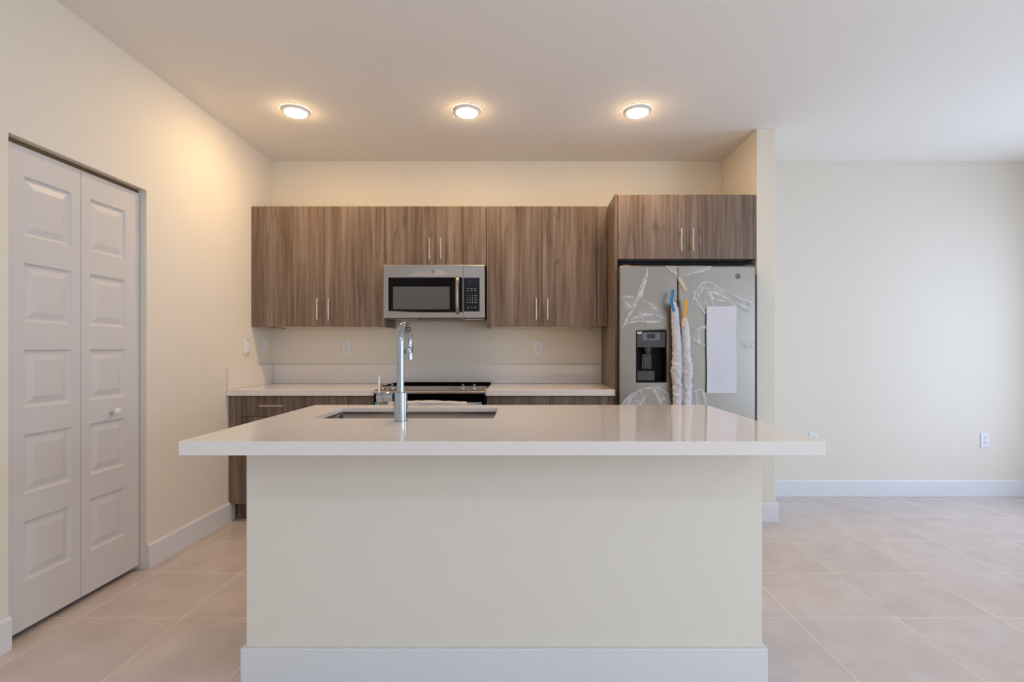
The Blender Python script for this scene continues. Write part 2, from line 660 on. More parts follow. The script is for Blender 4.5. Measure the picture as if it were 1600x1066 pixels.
def upper(label, x0, x1, z0, z1, yf, hz, filler=None, group='wall cabinets', hlen=.158, hx=0.0425, seam=None):
    t = thing('wall_cabinet', label, 'cabinet', ((x0 + x1) / 2, YB, z0), group)
    bm = B()
    box(bm, x0 + .0005, x0 + .017, yf + .0205, YB - .002, z0 + .0005, z1 - .001)
    box(bm, x1 - .017, x1 - .0005, yf + .0205, YB - .002, z0 + .0005, z1 - .001)
    box(bm, x0 + .017, x1 - .017, yf + .0205, YB - .002, z1 - .018, z1 - .001)
    box(bm, x0 + .017, x1 - .017, YB - .012, YB - .002, z0 + .012, z1 - .018)
    obj('carcass', bm, M['wood'], t)
    obj('bottom_panel', bx(x0 + .0175, x1 - .0175, yf + .0205, YB - .0125, z0 + .006, z0 + .0175), M['melamine'], t, label='pale underside panel')
    xm = seam or (x0 + x1) / 2
    dl = front('door', t, x0, xm, yf, z0, z1)
    dr = front('door', t, xm, x1, yf, z0, z1)
    handle_bar((xm - hx, yf, hz), 'z', hlen, .032, dl)
    handle_bar((xm + hx, yf, hz), 'z', hlen, .032, dr)
    if filler:
        a, b, zl = filler
        obj('filler_strip', bx(a + G, b - G, yf + .004, yf + .019, z0 + zl, z1 - G), M['wood'], t, .001)
    return t


upper('tall two-door wood wall cabinet in the left corner above the left counter', -1.968, -1.051, UB, UT, UF, 1.507, (-2.0615, -1.968, .001))
upper('short two-door wood wall cabinet directly above the microwave', -1.049, -.286, 1.8325, UT, UF, 1.9575)
upper('tall two-door wood wall cabinet between the microwave and refrigerator panel', -.284, .551, UB, UT, UF, 1.507, (.551, .629, .006))
upper('deep two-door wood cabinet mounted above the refrigerator', .6515, 1.596, 1.833, 2.284, 3.570, 1.962, (1.596, 1.620, .001), seam=1.129, hx=.0405)

# tall panel left of the refrigerator
obj('side_panel', bx(.6315, .6500, 3.570, YB - .002, 0.0005, 2.286), M['wood'], None, .001,
    label='tall floor-to-cabinet wood panel standing left of the refrigerator', cat='panel')

# base cabinets
BF = 3.570
BZ0, BZ1 = 0.124, 0.8805


def base_cabinet(label, x0, x1, doors=1, filler=None, drawers=1):
    t = thing('base_cabinet', label, 'cabinet', ((x0 + x1) / 2, BF + .3, 0), 'base cabinets under the back counter')
    bm = B()
    box(bm, x0 + .0005, x0 + .017, BF + .0205, YB - .002, BZ0, BZ1)
    box(bm, x1 - .017, x1 - .0005, BF + .0205, YB - .002, BZ0, BZ1)
    box(bm, x0 + .017, x1 - .017, BF + .0205, YB - .012, BZ0, BZ0 + .017)
    box(bm, x0 + .017, x1 - .017, YB - .012, YB - .002, BZ0, BZ1)
    box(bm, x0 + .017, x1 - .017, BF + .0205, BF + .09, BZ1 - .017, BZ1)
    obj('carcass', bm, M['wood'], t)
    zd = 0.735
    n = drawers
    for i in range(n):
        a, b = x0 + (x1 - x0) * i / n, x0 + (x1 - x0) * (i + 1) / n
        d = front('drawer', t, a, b, BF, zd, BZ1 - .002)
        handle_bar(((a + b) / 2, BF, .812), 'x', .165, .032, d)
    for i in range(doors):
        a, b = x0 + (x1 - x0) * i / doors, x0 + (x1 - x0) * (i + 1) / doors
        d = front('door', t, a, b, BF, BZ0, zd)
        hx = b - .045 if (i == 0) else a + .045
        handle_bar((hx, BF, .63), 'z', .158, .032, d)
    tk0 = x0 if not filler else filler[0] + .018
    obj('toe_kick', bx(tk0 + .001, x1 - .001, BF + .075, BF + .092, 0.0005, BZ0 - .0005), M['wood'], t)
    if filler:
        bm = B()
        a, b = filler
        prism(bm, [(a + .0005, BH + .003), (a + .018, BH + .003), (a + .018, BZ0 + G), (b - G, BZ0 + G), (b - G, BZ1 - .002), (a + .0005, BZ1 - .002)], 'y', BF + .001, BF + .019)
        obj('filler_strip', bm, M['wood'], t)
    return t


base_cabinet('wood base cabinet with a drawer in the corner against the left wall', -1.972, -1.527, 1, (-2.062, -1.972))
base_cabinet('wood base cabinet immediately left of the range', -1.526, -1.043, 1)
base_cabinet('wide wood base cabinet between the range and refrigerator panel', -.263, .629, 2, drawers=2)

# back counters and backsplash
CT = 0.925
CF = 3.540
obj('worktop', bx(-2.061, -1.036, CF, YB - .003, .8815, CT), M['quartz'], None, .0025,
    label='pale quartz back counter left of the range', cat='countertop', group='quartz counters along the back wall')
obj('worktop', bx(-.268, .6300, CF, YB - .003, .8815, CT), M['quartz'], None, .0025,
    label='pale quartz back counter between range and refrigerator panel', cat='countertop', group='quartz counters along the back wall')
obj('backsplash', bx(-2.0425, .6300, YB - .021, YB - .001, CT + .0005, 1.078), M['quartz'], None, .0015,
    label='long low quartz backsplash strip along the back wall', cat='backsplash')
obj('backsplash', bx(-2.0615, -2.0435, CF + .002, YB - .002, CT + .0005, 1.078), M['quartz'], None, .0015,
    label='short low quartz side splash against the left wall', cat='backsplash')

# ------------------------------------------------------------------ film sheets
def inside(p, poly):
    c = False
    n = len(poly)
    for i in range(n):
        (x1, y1), (x2, y2) = poly[i], poly[(i + 1) % n]
        if (y1 > p[1]) != (y2 > p[1]) and p[0] < (x2 - x1) * (p[1] - y1) / (y2 - y1) + x1:
            c = not c
    return c


def seg_dist(p, a, b):
    ax, ay, bx_, by_ = a[0], a[1], b[0], b[1]
    dx, dy = bx_ - ax, by_ - ay
    t = max(0, min(1, ((p[0] - ax) * dx + (p[1] - ay) * dy) / (dx * dx + dy * dy + 1e-9)))
    return math.hypot(p[0] - ax - t * dx, p[1] - ay - t * dy)


def film(name, parent, poly, y, amp, material, seed=0.0, step=0.004, folds=(), label=None):
    """wrinkled plastic sheet hanging in front of the plane y (facing -y); folds: polylines of strong creases"""
    bm = B()
    xs = [p[0] for p in poly]
    zs = [p[1] for p in poly]
    nx = int((max(xs) - min(xs)) / step) + 1
    nz = int((max(zs) - min(zs)) / step) + 1
    cr = bm.verts.layers.float.new('crease')
    V = {}
    segs = [(a, b) for f in folds for a, b in zip(f, f[1:])]
    rim = list(zip(poly, poly[1:] + poly[:1]))
    ang = noise.noise((seed, 3.3, 1.7)) * 2.0 + .6

    def vert(i, j):
        if (i, j) not in V:
            x, z = min(xs) + i * step, min(zs) + j * step
            wob = Vector((noise.noise((x * 22, z * 22, seed)), 0, noise.noise((x * 22, z * 22, seed + 9)))) * .006
            a = ang + .9 * noise.noise((x * 4, z * 4, seed + 2))
            u = x * math.cos(a) + z * math.sin(a)
            v = -x * math.sin(a) + z * math.cos(a)
            k = max(0.0, 1 - abs(noise.noise((u * 55, v * 6, seed))) * 5)
            patch = max(0.0, min(1.0, .5 + 1.6 * noise.noise((x * 9, z * 9, seed + 6))))
            h = .8 * k * patch
            w = Vector((x + .6 * wob.x, 0, z + .6 * wob.z))
            for s0, s1 in segs:
                d = seg_dist((w.x, w.z), s0, s1)
                sg = .0095 + .006 * noise.noise((x * 14, z * 14, seed + 13))
                h = max(h, math.exp(-(d / sg) ** 2) * (.66 + .6 * noise.noise((x * 30, z * 30, seed + 17))))
            dr = min(seg_dist((x, z), s0, s1) for s0, s1 in rim)
            h = max(h, .40 * math.exp(-(dr / .006) ** 2) * patch)
            h = max(0.0, h) + .30 * patch
            vv = bm.verts.new((x + wob.x, y - .0015 - amp * min(h, 1.0), z + wob.z))
            vv[cr] = min(1.0, h)
            V[i, j] = vv
        return V[i, j]
    for i in range(nx):
        for j in range(nz):
            c = (min(xs) + (i + .5) * step, min(zs) + (j + .5) * step)
            if inside(c, poly):
                bm.faces.new((vert(i, j), vert(i + 1, j), vert(i + 1, j + 1), vert(i, j + 1)))
    return obj(name, bm, material, parent, label=label, smooth=True)


# ------------------------------------------------------------------ microwave
MX0, MX1, MXS = -1.0410, -.2930, -.4500
MY, MZ0, MZ1 = 3.790, 1.432, 1.8305
mw = thing('microwave', 'stainless over-the-range microwave with black glass door', 'microwave', ((MX0 + MX1) / 2, MY + .2, MZ0))
obj('housing', bx(MX0 + .002, MX1 + .001, MY + .0335, YB - .003, MZ0 + .002, MZ1), M['black'], mw, .002)


def PX(px, d):
    return (px - 819) * d / 800


def PZ(py, d):
    return EYE + (546 - py) * d / 800


gz0, gz1 = PZ(488, MY), PZ(434, MY)
md = bm = B()
holed(bm, 'y', MX0, MXS - .001, MZ0 + .004, MZ1 - .001, MY, MY + .033, PX(606.5, MY), MXS - .006, gz0, gz1)
mdoor = obj('door', bm, M['steel'], mw, .003)
gx0, gx1 = PX(607, MY), MXS - .0065
bm = B()
pts = [(gx0, gz1 - .0005), (gx1, gz1 - .0005), (gx1, gz0 + .0005)]
pts += [(gx1 + (gx0 - gx1) * t / 12, gz0 + .0005 + .010 * (2 * t / 12 - 1) ** 2 * (t / 12 > .5)) for t in range(1, 12)]
pts += [(gx0, gz0 + .0105)]
prism(bm, pts, 'y', MY + .0015, MY + .02)
obj('door_glass', bm, M['black_glass'], mdoor, label='black glass door front')
bm = B()
box(bm, gx0, gx1, MY + .003, MY + .0205, gz0 + .0002, gz0 + .0115)
obj('glass_bezel', bm, M['steel'], mdoor)
bm = B()
wx0, wx1, wz0, wz1 = PX(614, MY), PX(702.5, MY), PZ(483.5, MY), PZ(448, MY)
prism(bm, [(wx0, wz1), (wx1, wz1), (wx1, wz0), ((wx0 + wx1) / 2, wz0 - .0012), (wx0, wz0)], 'y', MY + .0008, MY + .002)
obj('window', bm, M['window_grey'], mdoor, .0004, label='grey see-through mesh window')
# arched vertical handle, still in its clear wrapper
bm = B()
hz0, hz1, hx = PZ(489, MY), PZ(433, MY), PX(714.5, MY - .04)
pts = []
for i in range(25):
    t = i / 24
    pts.append((hx, MY - .008 - .040 * math.sin(PI * min(max(t, 0), 1)) ** .35, hz0 + (hz1 - hz0) * t))
tube(bm, pts, .0115, 16)
mh = obj('handle', bm, M['steel'], mw, smooth=True, label='upright arched steel handle')
bm = B()
random.seed(4)
tube(bm, [(p[0] - .001, p[1] + .001, p[2]) for p in pts[1:-1]], .0165, 18,
     rfun=lambda i, a: 1 + .22 * noise.noise((i * .7, math.cos(a) * 2, math.sin(a) * 2)))
obj('plastic_wrap', bm, M['film_thin'], mh, label='loose clear plastic around the handle')
# control side
cp = obj('control_panel', bx(MXS + .0005, MX1, MY, MY + .033, MZ0 + .004, MZ1 - .001), M['steel'], mw, .003)
kx0, kx1 = MXS + .002, PX(749.5, MY)
kz0, kz1 = PZ(487, MY), PZ(434, MY)
obj('keypad', bx(kx0, kx1, MY - .0012, MY + .004, kz0, kz1), M['panel_navy'], cp, .0015, label='dark glass touch keypad')


def text_mesh(bm, s, x, y, z, size):
    c = bpy.data.curves.new('t', 'FONT')
    c.body = s
    c.size = size
    c.align_x = 'CENTER'
    c.align_y = 'CENTER'
    o = bpy.data.objects.new('t', c)
    COL.objects.link(o)
    dg = bpy.context.evaluated_depsgraph_get()
    me = bpy.data.meshes.new_from_object(o.evaluated_get(dg))
    me.transform(Matrix.Translation((x, y, z)) @ Matrix.Rotation(PI / 2, 4, 'X'))
    bm.from_mesh(me)
    bpy.data.meshes.remove(me)
    bpy.data.objects.remove(o, do_unlink=True)
    bpy.data.curves.remove(c)


def plate_y(bm, x, z, w_, h_, y):
    v = [bm.verts.new(p) for p in ((x - w_ / 2, y, z - h_ / 2), (x + w_ / 2, y, z - h_ / 2), (x + w_ / 2, y, z + h_ / 2), (x - w_ / 2, y, z + h_ / 2))]
    bm.faces.new(v)


bm = B()
yk = MY - .0018


def kp(u, v):
    return PX(590 + u / 8.883, MY), PZ(400 + v / 8.883, MY)


for v in (455, 485):
    for u in (1255, 1306, 1356):
        x, z = kp(u, v)
        for dx in (-.006, -.001, .005):
            plate_y(bm, x + dx, z, .0042, .0032, yk)
for r, row in enumerate(('123', '456', '789', ' 0 ')):
    v = (550, 583, 613, 647)[r]
    for k, ch in enumerate(row):
        x, z = kp((1245, 1282, 1317)[k], v)
        if ch != ' ':
            text_mesh(bm, ch, x, yk, z, .0125)
        else:
            plate_y(bm, x, z, .009, .004, yk)
    x, z = kp(1360, v)
    plate_y(bm, x - .004, z, .006, .0034, yk)
    plate_y(bm, x + .004, z, .006, .0034, yk)
for u in (1258, 1308, 1358):
    x, z = kp(u, 715)
    plate_y(bm, x - .003, z + .002, .009, .003, yk)
    plate_y(bm, x + .001, z - .003, .008, .003, yk)
x, z = kp(1280, 350)
plate_y(bm, x, z, .003, .006, yk)
obj('key_marks', bm, M['mark'], cp, label='pale printed key numbers and symbols')


def badge(parent, x, y, z, r):
    bm = B()
    lathe(bm, [(r, 0), (r, -.0012), (r * .94, -.0018), (r * .5, -.0018)], (x, y, z), 'y', 36)
    e = obj('emblem', bm, M['emblem'], parent, smooth=True, label='small round grey badge')
    bm = B()
    # ring and looping script lines inside the round badge
    def stroke(pts, rad):
        tube(bm, [(x + a * r, y - .0019, z + b * r) for a, b in pts], rad * r, 6)
    stroke([(.82 * math.cos(t * PI / 16), .82 * math.sin(t * PI / 16)) for t in range(33)], .05)
    stroke([(-.1 + .25 * math.cos(t * PI / 10 + .6), .12 + .33 * math.sin(t * PI / 10 + .6)) for t in range(18)], .05)
    stroke([(.25 + .2 * math.cos(t * PI / 10 + .9), -.1 + .38 * math.sin(t * PI / 10 + .9)) for t in range(16)], .05)
    for k in range(4):
        a = k * PI / 2 + .4
        stroke([(.62 * math.cos(a + s * .12), .62 * math.sin(a + s * .12) + .08 * math.sin(s)) for s in range(6)], .045)
    return bm


bm = badge(mw, PX(677.5, MY), MY - .0002, PZ(424.5, MY), .0155)
obj('emblem_relief', bm, M['emblem_dark'], mw)
film('protective_film', mw, [(PX(632, MY), PZ(431, MY)), (PX(665, MY), PZ(423, MY)), (PX(681, MY), PZ(419, MY)), (PX(704, MY), PZ(431.5, MY))], MY - .002, .003, M['film_thin'], 3, .003, [[(PX(683, MY), PZ(424.5, MY)), (PX(694, MY), PZ(430, MY))]], label='loose clear plastic film under the badge')
# underside with vent opening and lamp cover
obj('vent_grille', bx(PX(652, MY), PX(712, MY), MY + .05, MY + .17, MZ0 - .0035, MZ0 - .0006), M['black_glass'], mw, .001, label='black underside vent opening')
obj('lamp_cover', bx(PX(725, MY), PX(752, MY), MY + .06, MY + .14, MZ0 - .003, MZ0 - .0006), M['plate'], mw, .001)
obj('bottom_plate', bx(MX0 + .006, MX1 - .004, MY + .03, YB - .02, MZ0 - .0008, MZ0 + .0018), M['mid_grey'], mw)
obj('filter_panel', bx(PX(612, MY), PX(648, MY), MY + .06, MY + .3, MZ0 - .0025, MZ0 - .0006), M['steel'], mw, .0005)

# ------------------------------------------------------------------ range
RX0, RX1 = -1.0330, -.2705
rg = thing('range', 'stainless slide-in range with black glass cooktop between the back counters', 'range', ((RX0 + RX1) / 2, 3.85, 0))
RF = 3.500
obj('body', bx(RX0, RX1, RF + .05, YB - .030, .06, .9045), M['black'], rg, .002)
for x in (RX0 + .05, RX1 - .05):
    for y in (RF + .12, YB - .1):
        bm = B()
        lathe(bm, [(.018, 0.0005), (.018, .0595)], (x, y, 0), 'z', 14)
        obj('foot', bm, M['black'], rg)
obj('cooktop', bx(RX0 + .002, RX1 - .002, 3.738, YB - .024, .9055, .9385), M['cooktop'], rg, .0015, label='black glass cooktop')
bm = B()
prism(bm, [(RF, .900), (RF, .912), (RF + .006, .917), (3.736, .9365), (3.736, .9055), (RF + .05, .9055), (RF + .05, .900)], 'x', RX0, RX1)
cpn = obj('control_panel', bm, M['steel'], rg, .0015, label='sloping stainless control panel')
sl = (.9365 - .917) / (3.736 - RF - .006)


def panel_z(y):
    return .917 + (y - RF - .006) * sl


for px in (597, 613.5, 723.5, 741):
    y = 3.585
    x = PX(px, y)
    k = B()
    z = panel_z(y)
    lathe(k, [(.021, .0005), (.021, .009), (.018, .013), (.0165, .015)], (x, y, z), 'z', 24)
    kb = obj('knob', k, M['steel'], rg, smooth=True)
    k = B()
    box(k, x - .0065, x + .0065, y - .017, y + .017, z + .0145, z + .037)
    obj('grip', k, M['steel'], kb, .003)
y_a, y_b = 3.575, 3.68
bm = B()
xa, xb = PX(636, 3.62), PX(702, 3.62)
v = [bm.verts.new(p) for p in ((xa, y_a, panel_z(y_a) + .0008), (xb, y_a, panel_z(y_a) + .0008), (xb, y_b, panel_z(y_b) + .0008), (xa, y_b, panel_z(y_b) + .0008))]
f = bmesh.ops.extrude_face_region(bm, geom=[bm.faces.new(v)])
bmesh.ops.translate(bm, verts=[g for g in f['geom'] if isinstance(g, bmesh.types.BMVert)], vec=(0, 0, -.002))
obj('display', bm, mat('oven_display', (120, 108, 98), 0.15), rg, label='smoked glass oven display')
od = obj('oven_door', bx(RX0 + .003, RX1 - .003, RF + .008, RF + .049, .20, .895), M['cooktop'], rg, .003)
obj('drawer', bx(RX0 + .003, RX1 - .003, RF + .008, RF + .049, .065, .196), M['steel'], rg, .003)
# oven handle bowing outward, in a pale plastic sleeve, with blue film behind it
bm = B()
pts = []
for i in range(29):
    t = i / 28
    x = RX0 + .05 + (RX1 - RX0 - .1) * t
    pts.append((x, RF + .012 - .055 * min(1, math.sin(PI * t) * 2.6), .826 + .014 * math.sin(PI * t)))
tube(bm, pts, .012, 14)
oh = obj('door_handle', bm, M['steel'], rg, smooth=True)
bm = B()
tube(bm, pts[3:-3], .0185, 18, rfun=lambda i, a: 1 + .2 * noise.noise((i * .8, math.cos(a) * 1.6, math.sin(a) * 1.6 + 5)))
obj('plastic_wrap', bm, M['foam'], oh, smooth=True, label='pale plastic sleeve on the oven handle')
obj('protective_film', bx(RX0 + .012, RX1 - .02, RF + .0045, RF + .0065, .62, .842), M['blue_film'], rg, label='light blue film on the oven door')

# ------------------------------------------------------------------ refrigerator
FY = 3.500
FX0, FX1, FZT = .6525, 1.582, 1.777
fs = PX(1058.8, FY)
fr = thing('refrigerator', 'stainless side-by-side refrigerator in loose plastic wrap in the cabinet niche', 'refrigerator', ((FX0 + FX1) / 2, 3.85, 0))
obj('housing', bx(FX0 + .006, FX1 - .002, FY + .085, YB - .03, .03, FZT + .036), M['body_dark'], fr, .004)  # raised above the doors so its black fills the shaded gap
bm = B()
box(bm, FX0 + .01, FX1 - .01, FY + .06, FY + .0845, .0005, .09)
obj('kick_grille', bm, M['black'], fr)
for x in (FX0 + .03, FX1 - .06):
    obj('hinge_cover', bx(x, x + .05, FY + .03, FY + .084, FZT + .0003, FZT + .012), M['dark_grey'], fr, .003)
dx0, dx1, dz0, dz1 = PX(993.8, FY), PX(1041, FY), PZ(597, FY), PZ(517, FY)
bm = B()
holed(bm, 'y', FX0, fs - .002, .10, FZT, FY, FY + .08, dx0, dx1, dz0, dz1)
fd = obj('freezer_door', bm, M['fridge_steel'], fr, .009, seg=4)
rd = obj('refrigerator_door', bx(fs + .002, FX1, FY, FY + .08, .10, FZT), M['fridge_steel'], fr, .012, seg=5)
obj('door_edge', bx(FX1 - .0005, FX1 + .0015, FY + .012, FY + .078, .11, FZT - .01), M['dark_grey'], fr)
# water and ice dispenser set into the freezer door
bm = B()
e = .0008
holed(bm, 'y', dx0 + e, dx1 - e, dz0 + e, dz1 - e, FY - .003, FY + .008, dx0 + .006, dx1 - .006, dz0 + .006, dz1 - .006)
box(bm, dx0 + e, dx1 - e, FY + .074, FY + .078, dz0 + e, dz1 - e)
box(bm, dx0 + e, dx0 + .005, FY + .008, FY + .074, dz0 + e, dz1 - e)
box(bm, dx1 - .005, dx1 - e, FY + .008, FY + .074, dz0 + e, dz1 - e)
box(bm, dx0 + .005, dx1 - .005, FY + .008, FY + .074, dz0 + e, dz0 + .005)
disp = obj('dispenser', bm, M['recess'], fr, label='dark grey water and ice dispenser recess')
zc = PZ(543, FY)
obj('dispenser_panel', bx(dx0 + .006, dx1 - .006, FY - .001, FY + .07, zc, dz1 - .006), M['dark_grey'], disp, .002)
obj('dispenser_control', bx(PX(1003.8, FY), PX(1031, FY), FY - .003, FY + .003, PZ(532, FY), PZ(520, FY)), M['mid_grey'], disp, .001, label='lighter grey control strip')
obj('dispenser_display', bx(PX(1011, FY), PX(1023.5, FY), FY - .0042, FY, PZ(529, FY), PZ(522, FY)), M['lcd'], disp, .0005, label='small dark display')
obj('sticker', bx(PX(995.5, FY), PX(1002.5, FY), FY - .004, FY - .0015, PZ(522, FY), PZ(518.5, FY)), M['paper'], disp, label='tiny white sticker')
bm = B()
nx_ = PX(1013.5, FY)
lathe(bm, [(.028, 0), (.028, -.02), (.022, -.032), (.02, -.045)], (nx_, FY + .035, zc - .0005), 'z', 20)
obj('nozzle', bm, M['dark_grey'], disp, smooth=True)
bm = B()
prism(bm, [(nx_ - .032, zc - .045), (nx_ + .032, zc - .045), (nx_ + .036, zc - .150), (nx_ - .036, zc - .150)], 'y', FY + .055, FY + .062)
box(bm, nx_ - .022, nx_ + .022, FY + .050, FY + .0555, zc - .14, zc - .06)
obj('paddle', bm, M['dark_grey'], disp, .002)
obj('drip_tray', bx(dx0 + .008, nx_ + .045, FY + .012, FY + .05, dz0 + .007, dz0 + .075), M['dark_grey'], disp, .004)
bm = badge(rd, PX(1153, FY), FY - .0002, PZ(432, FY), .0175)
obj('emblem_relief', bm, M['emblem_dark'], rd)

# wrapped door handles
HY = 3.440


def wrapped(rows, seed, bar):
    bm = B()
    tube(bm, bar, .0095, 12)
    h = obj('door_handle', bm, M['steel'], fr, smooth=True)
    # resample rows (px, py, half width) to a fine crumpled sleeve
    pts, rads = [], []
    for (xa, ya, ra), (xb, yb, rb) in zip(rows, rows[1:]):
        n = max(2, int((yb - ya) / 1.6))
        for k in range(n):
            t = k / n
            pts.append((PX(xa + (xb - xa) * t, HY), HY, PZ(ya + (yb - ya) * t, HY)))
            rads.append((ra + (rb - ra) * t) * HY / 800)
    bm = B()

    def rf(i, a):
        z = pts[i][2]
        k = 1 if z > 1.2 else 1.9
        return 1 + k * (.13 * noise.noise((z * 45, math.cos(a) * 1.3, math.sin(a) * 1.3 + seed)) + .09 * noise.noise((z * 120, math.cos(a) * 3, math.sin(a) * 3 + seed)))
    tube(bm, pts, rads, 28, .85, rf)
    obj('plastic_wrap', bm, M['foam'], h, smooth=True, label='crumpled pale plastic sleeve')
    return h


h1 = wrapped([(1053, 472, 2.5), (1054, 482, 5.5), (1056, 510, 6.5), (1058, 545, 7), (1058, 570, 8), (1057, 580, 8.8), (1057.5, 586, 7.6), (1058, 600, 7.6), (1058.5, 635, 6.6), (1059, 680, 6.4), (1059, 760, 6)],
             2.0, [(1.012, FY - .0005, 1.50), (1.022, HY, 1.47), (1.028, HY, 1.2), (1.03, HY, .50), (1.03, FY - .0005, .47)])
h2 = wrapped([(1069, 494, 3.5), (1070, 505, 5.5), (1071.5, 530, 6.6), (1072, 555, 6.6), (1073.5, 572, 8), (1073.5, 582, 8.6), (1073, 590, 7.6), (1073, 602, 7.8), (1073, 635, 6.8), (1073, 680, 6.4), (1073, 760, 6)],
             8.0, [(1.0535, FY - .0005, 1.535), (1.0535, HY, 1.525), (1.061, HY, 1.42), (1.088, HY, 1.3), (1.092, HY, .50), (1.092, FY - .0005, .47)])


def strip(pts, width, y, material, name, parent, label=None):
    """bent flat strip through px points, thin but solid"""
    P = [Vector((PX(a, y), 0, PZ(b, y))) for a, b in pts]
    bm = B()
    L_, R_ = [], []
    for i, p in enumerate(P):
        t = (P[min(i + 1, len(P) - 1)] - P[max(i - 1, 0)]).normalized()
        s = Vector((-t.z, 0, t.x)) * width / 2
        L_.append(p + s)
        R_.append(p - s)
    pts2 = [(p.x, p.z) for p in L_] + [(p.x, p.z) for p in reversed(R_)]
    prism(bm, pts2, 'y', y, y + .0015)
    return obj(name, bm, material, parent, label=label)


strip([(1051.8, 453), (1050.5, 463), (1048.7, 470), (1051, 479), (1053, 487)], .0195, HY - .030, M['blue_tape'], 'tape', h1, 'bright blue tape end')
strip([(1073, 468), (1071.5, 480), (1069.8, 497)], .0200, HY - .030, M['orange_tape'], 'tape', h2, 'bright orange tape end')
strip([(1069, 497), (1069, 510)], .030, HY - .033, M['peach'], 'tape', h2, 'peach tape patch')


def fpoly(pts, y=FY):
    return [(PX(a, y), PZ(b, y)) for a, b in pts]


films = [
    ([(1013, 417), (1010, 440), (1003, 466), (1010, 472), (1022, 476), (1030, 484), (1037, 495), (1033, 503), (1020, 506), (1000, 503), (985, 505), (970, 514), (980, 492), (992, 468), (1001, 442)], .010, 1.0,
     [[(1012, 419), (1009, 440), (1000, 466), (984, 492), (970, 512)], [(1012, 430), (1004, 452), (990, 478)], [(985, 500), (1000, 493), (1020, 492), (1034, 497), (1028, 504), (1005, 505), (985, 504)], [(1006, 470), (1018, 476), (1024, 486)]]),
    ([(973, 463), (988, 462), (995, 470), (988, 482), (978, 486), (974, 478)], .006, 5.0, [[(975, 465), (990, 465)], [(978, 474), (984, 480)]]),
    ([(1040, 416), (1112, 416), (1110, 422), (1058, 434), (1050, 425)], .002, 7.0, [[(1040, 418), (1056, 428)], [(1108, 418), (1098, 424), (1075, 429)]]),
    ([(1078, 478), (1084, 455), (1092, 443), (1103, 439), (1118, 446), (1140, 458), (1160, 467), (1176, 474), (1172, 488), (1150, 479), (1104, 478), (1103, 492), (1092, 488), (1084, 478)], .010, 12.0,
     [[(1078, 476), (1086, 457), (1096, 443), (1106, 441), (1124, 449), (1145, 461), (1174, 474)], [(1090, 462), (1098, 450), (1108, 452), (1112, 468)], [(1104, 458), (1120, 470), (1150, 474), (1172, 484)], [(1084, 466), (1100, 490)], [(1110, 456), (1140, 470)]]),
    ([(1079, 522), (1090, 512), (1102, 508), (1102, 542), (1092, 538), (1084, 534)], .008, 21.0, [[(1080, 521), (1092, 513), (1101, 512)], [(1084, 534), (1102, 541)], [(1092, 516), (1090, 534)]]),
    ([(1156, 536), (1164, 533), (1179, 534), (1179, 545), (1166, 547), (1158, 543)], .006, 31.0, [[(1157, 538), (1178, 540)], [(1162, 534), (1166, 546)]]),
    ([(1079, 612), (1088, 606), (1098, 608), (1104, 624), (1106, 650), (1079, 650)], .008, 41.0, [[(1081, 611), (1098, 609)], [(1086, 610), (1092, 648)], [(1098, 612), (1104, 648)]]),
    ([(970, 630), (984, 616), (1004, 606), (1028, 604), (1044, 614), (1050, 640), (1052, 656), (972, 656)], .010, 51.0,
     [[(971, 628), (986, 616), (1006, 607), (1030, 606), (1046, 618)], [(1000, 612), (1008, 634), (1012, 650)], [(1020, 608), (1030, 628), (1040, 650)], [(984, 622), (980, 644)], [(1008, 620), (994, 640)]]),
]
for pl, amp, sd, fo in films:
    film('protective_film', fd if pl[0][0] < 1050 else rd, fpoly(pl), FY, amp, M['film'], sd, folds=[fpoly(f) for f in fo], label='loose wrinkled clear plastic film')

# things hanging on the refrigerator
bm = B()
px0, px1, pz0, pz1 = PX(1103, FY), PX(1149.5, FY), PZ(614, FY), PZ(479, FY)
n1, n2 = 6, 16
V = [[None] * (n2 + 1) for _ in range(n1 + 1)]
for i in range(n1 + 1):
    for j in range(n2 + 1):
        u, v_ = i / n1, j / n2
        V[i][j] = bm.verts.new((px0 + (px1 - px0) * u + .002 * math.sin(v_ * 7), FY - .0155 - .0025 * noise.noise((u * 2, v_ * 4, 1)), pz0 + (pz1 - pz0) * v_))
for i in range(n1):
    for j in range(n2):
        bm.faces.new((V[i][j], V[i + 1][j], V[i + 1][j + 1], V[i][j + 1]))
g = bmesh.ops.extrude_face_region(bm, geom=bm.faces[:])
bmesh.ops.translate(bm, verts=[x for x in g['geom'] if isinstance(x, bmesh.types.BMVert)], vec=(0, .0012, 0))
paper = obj('paper_sheet', bm, M['paper'], None, label='tall blank white paper sheet taped on the right refrigerator door', cat='paper', smooth=True)
M['smudge'] = mat('grey_marks', (190, 189, 196), .8)
for a, b in ((1116, 589), (1121, 594), (1127, 592)):
    bm = B()
    plate_y(bm, PX(a, FY), PZ(b, FY), .009, .006, FY - .0195)
    obj('smudge', bm, M['smudge'], paper, label='faint grey mark')
tg = thing('hang_tag', 'beige tag on a string hanging at the gap between the refrigerator doors', 'tag', (PX(1067, FY), FY, PZ(455, FY)))
strip([(1061, 434), (1067, 445), (1072, 454.5)], .024, FY - .006, M['tag'], 'card', tg)
bm = B()
tube(bm, [(PX(a, FY), FY - .004, PZ(b, FY)) for a, b in ((1040, 417), (1048, 424), (1056, 430), (1061.5, 435.5))], .0018, 6)
obj('string', bm, M['paper'], tg)

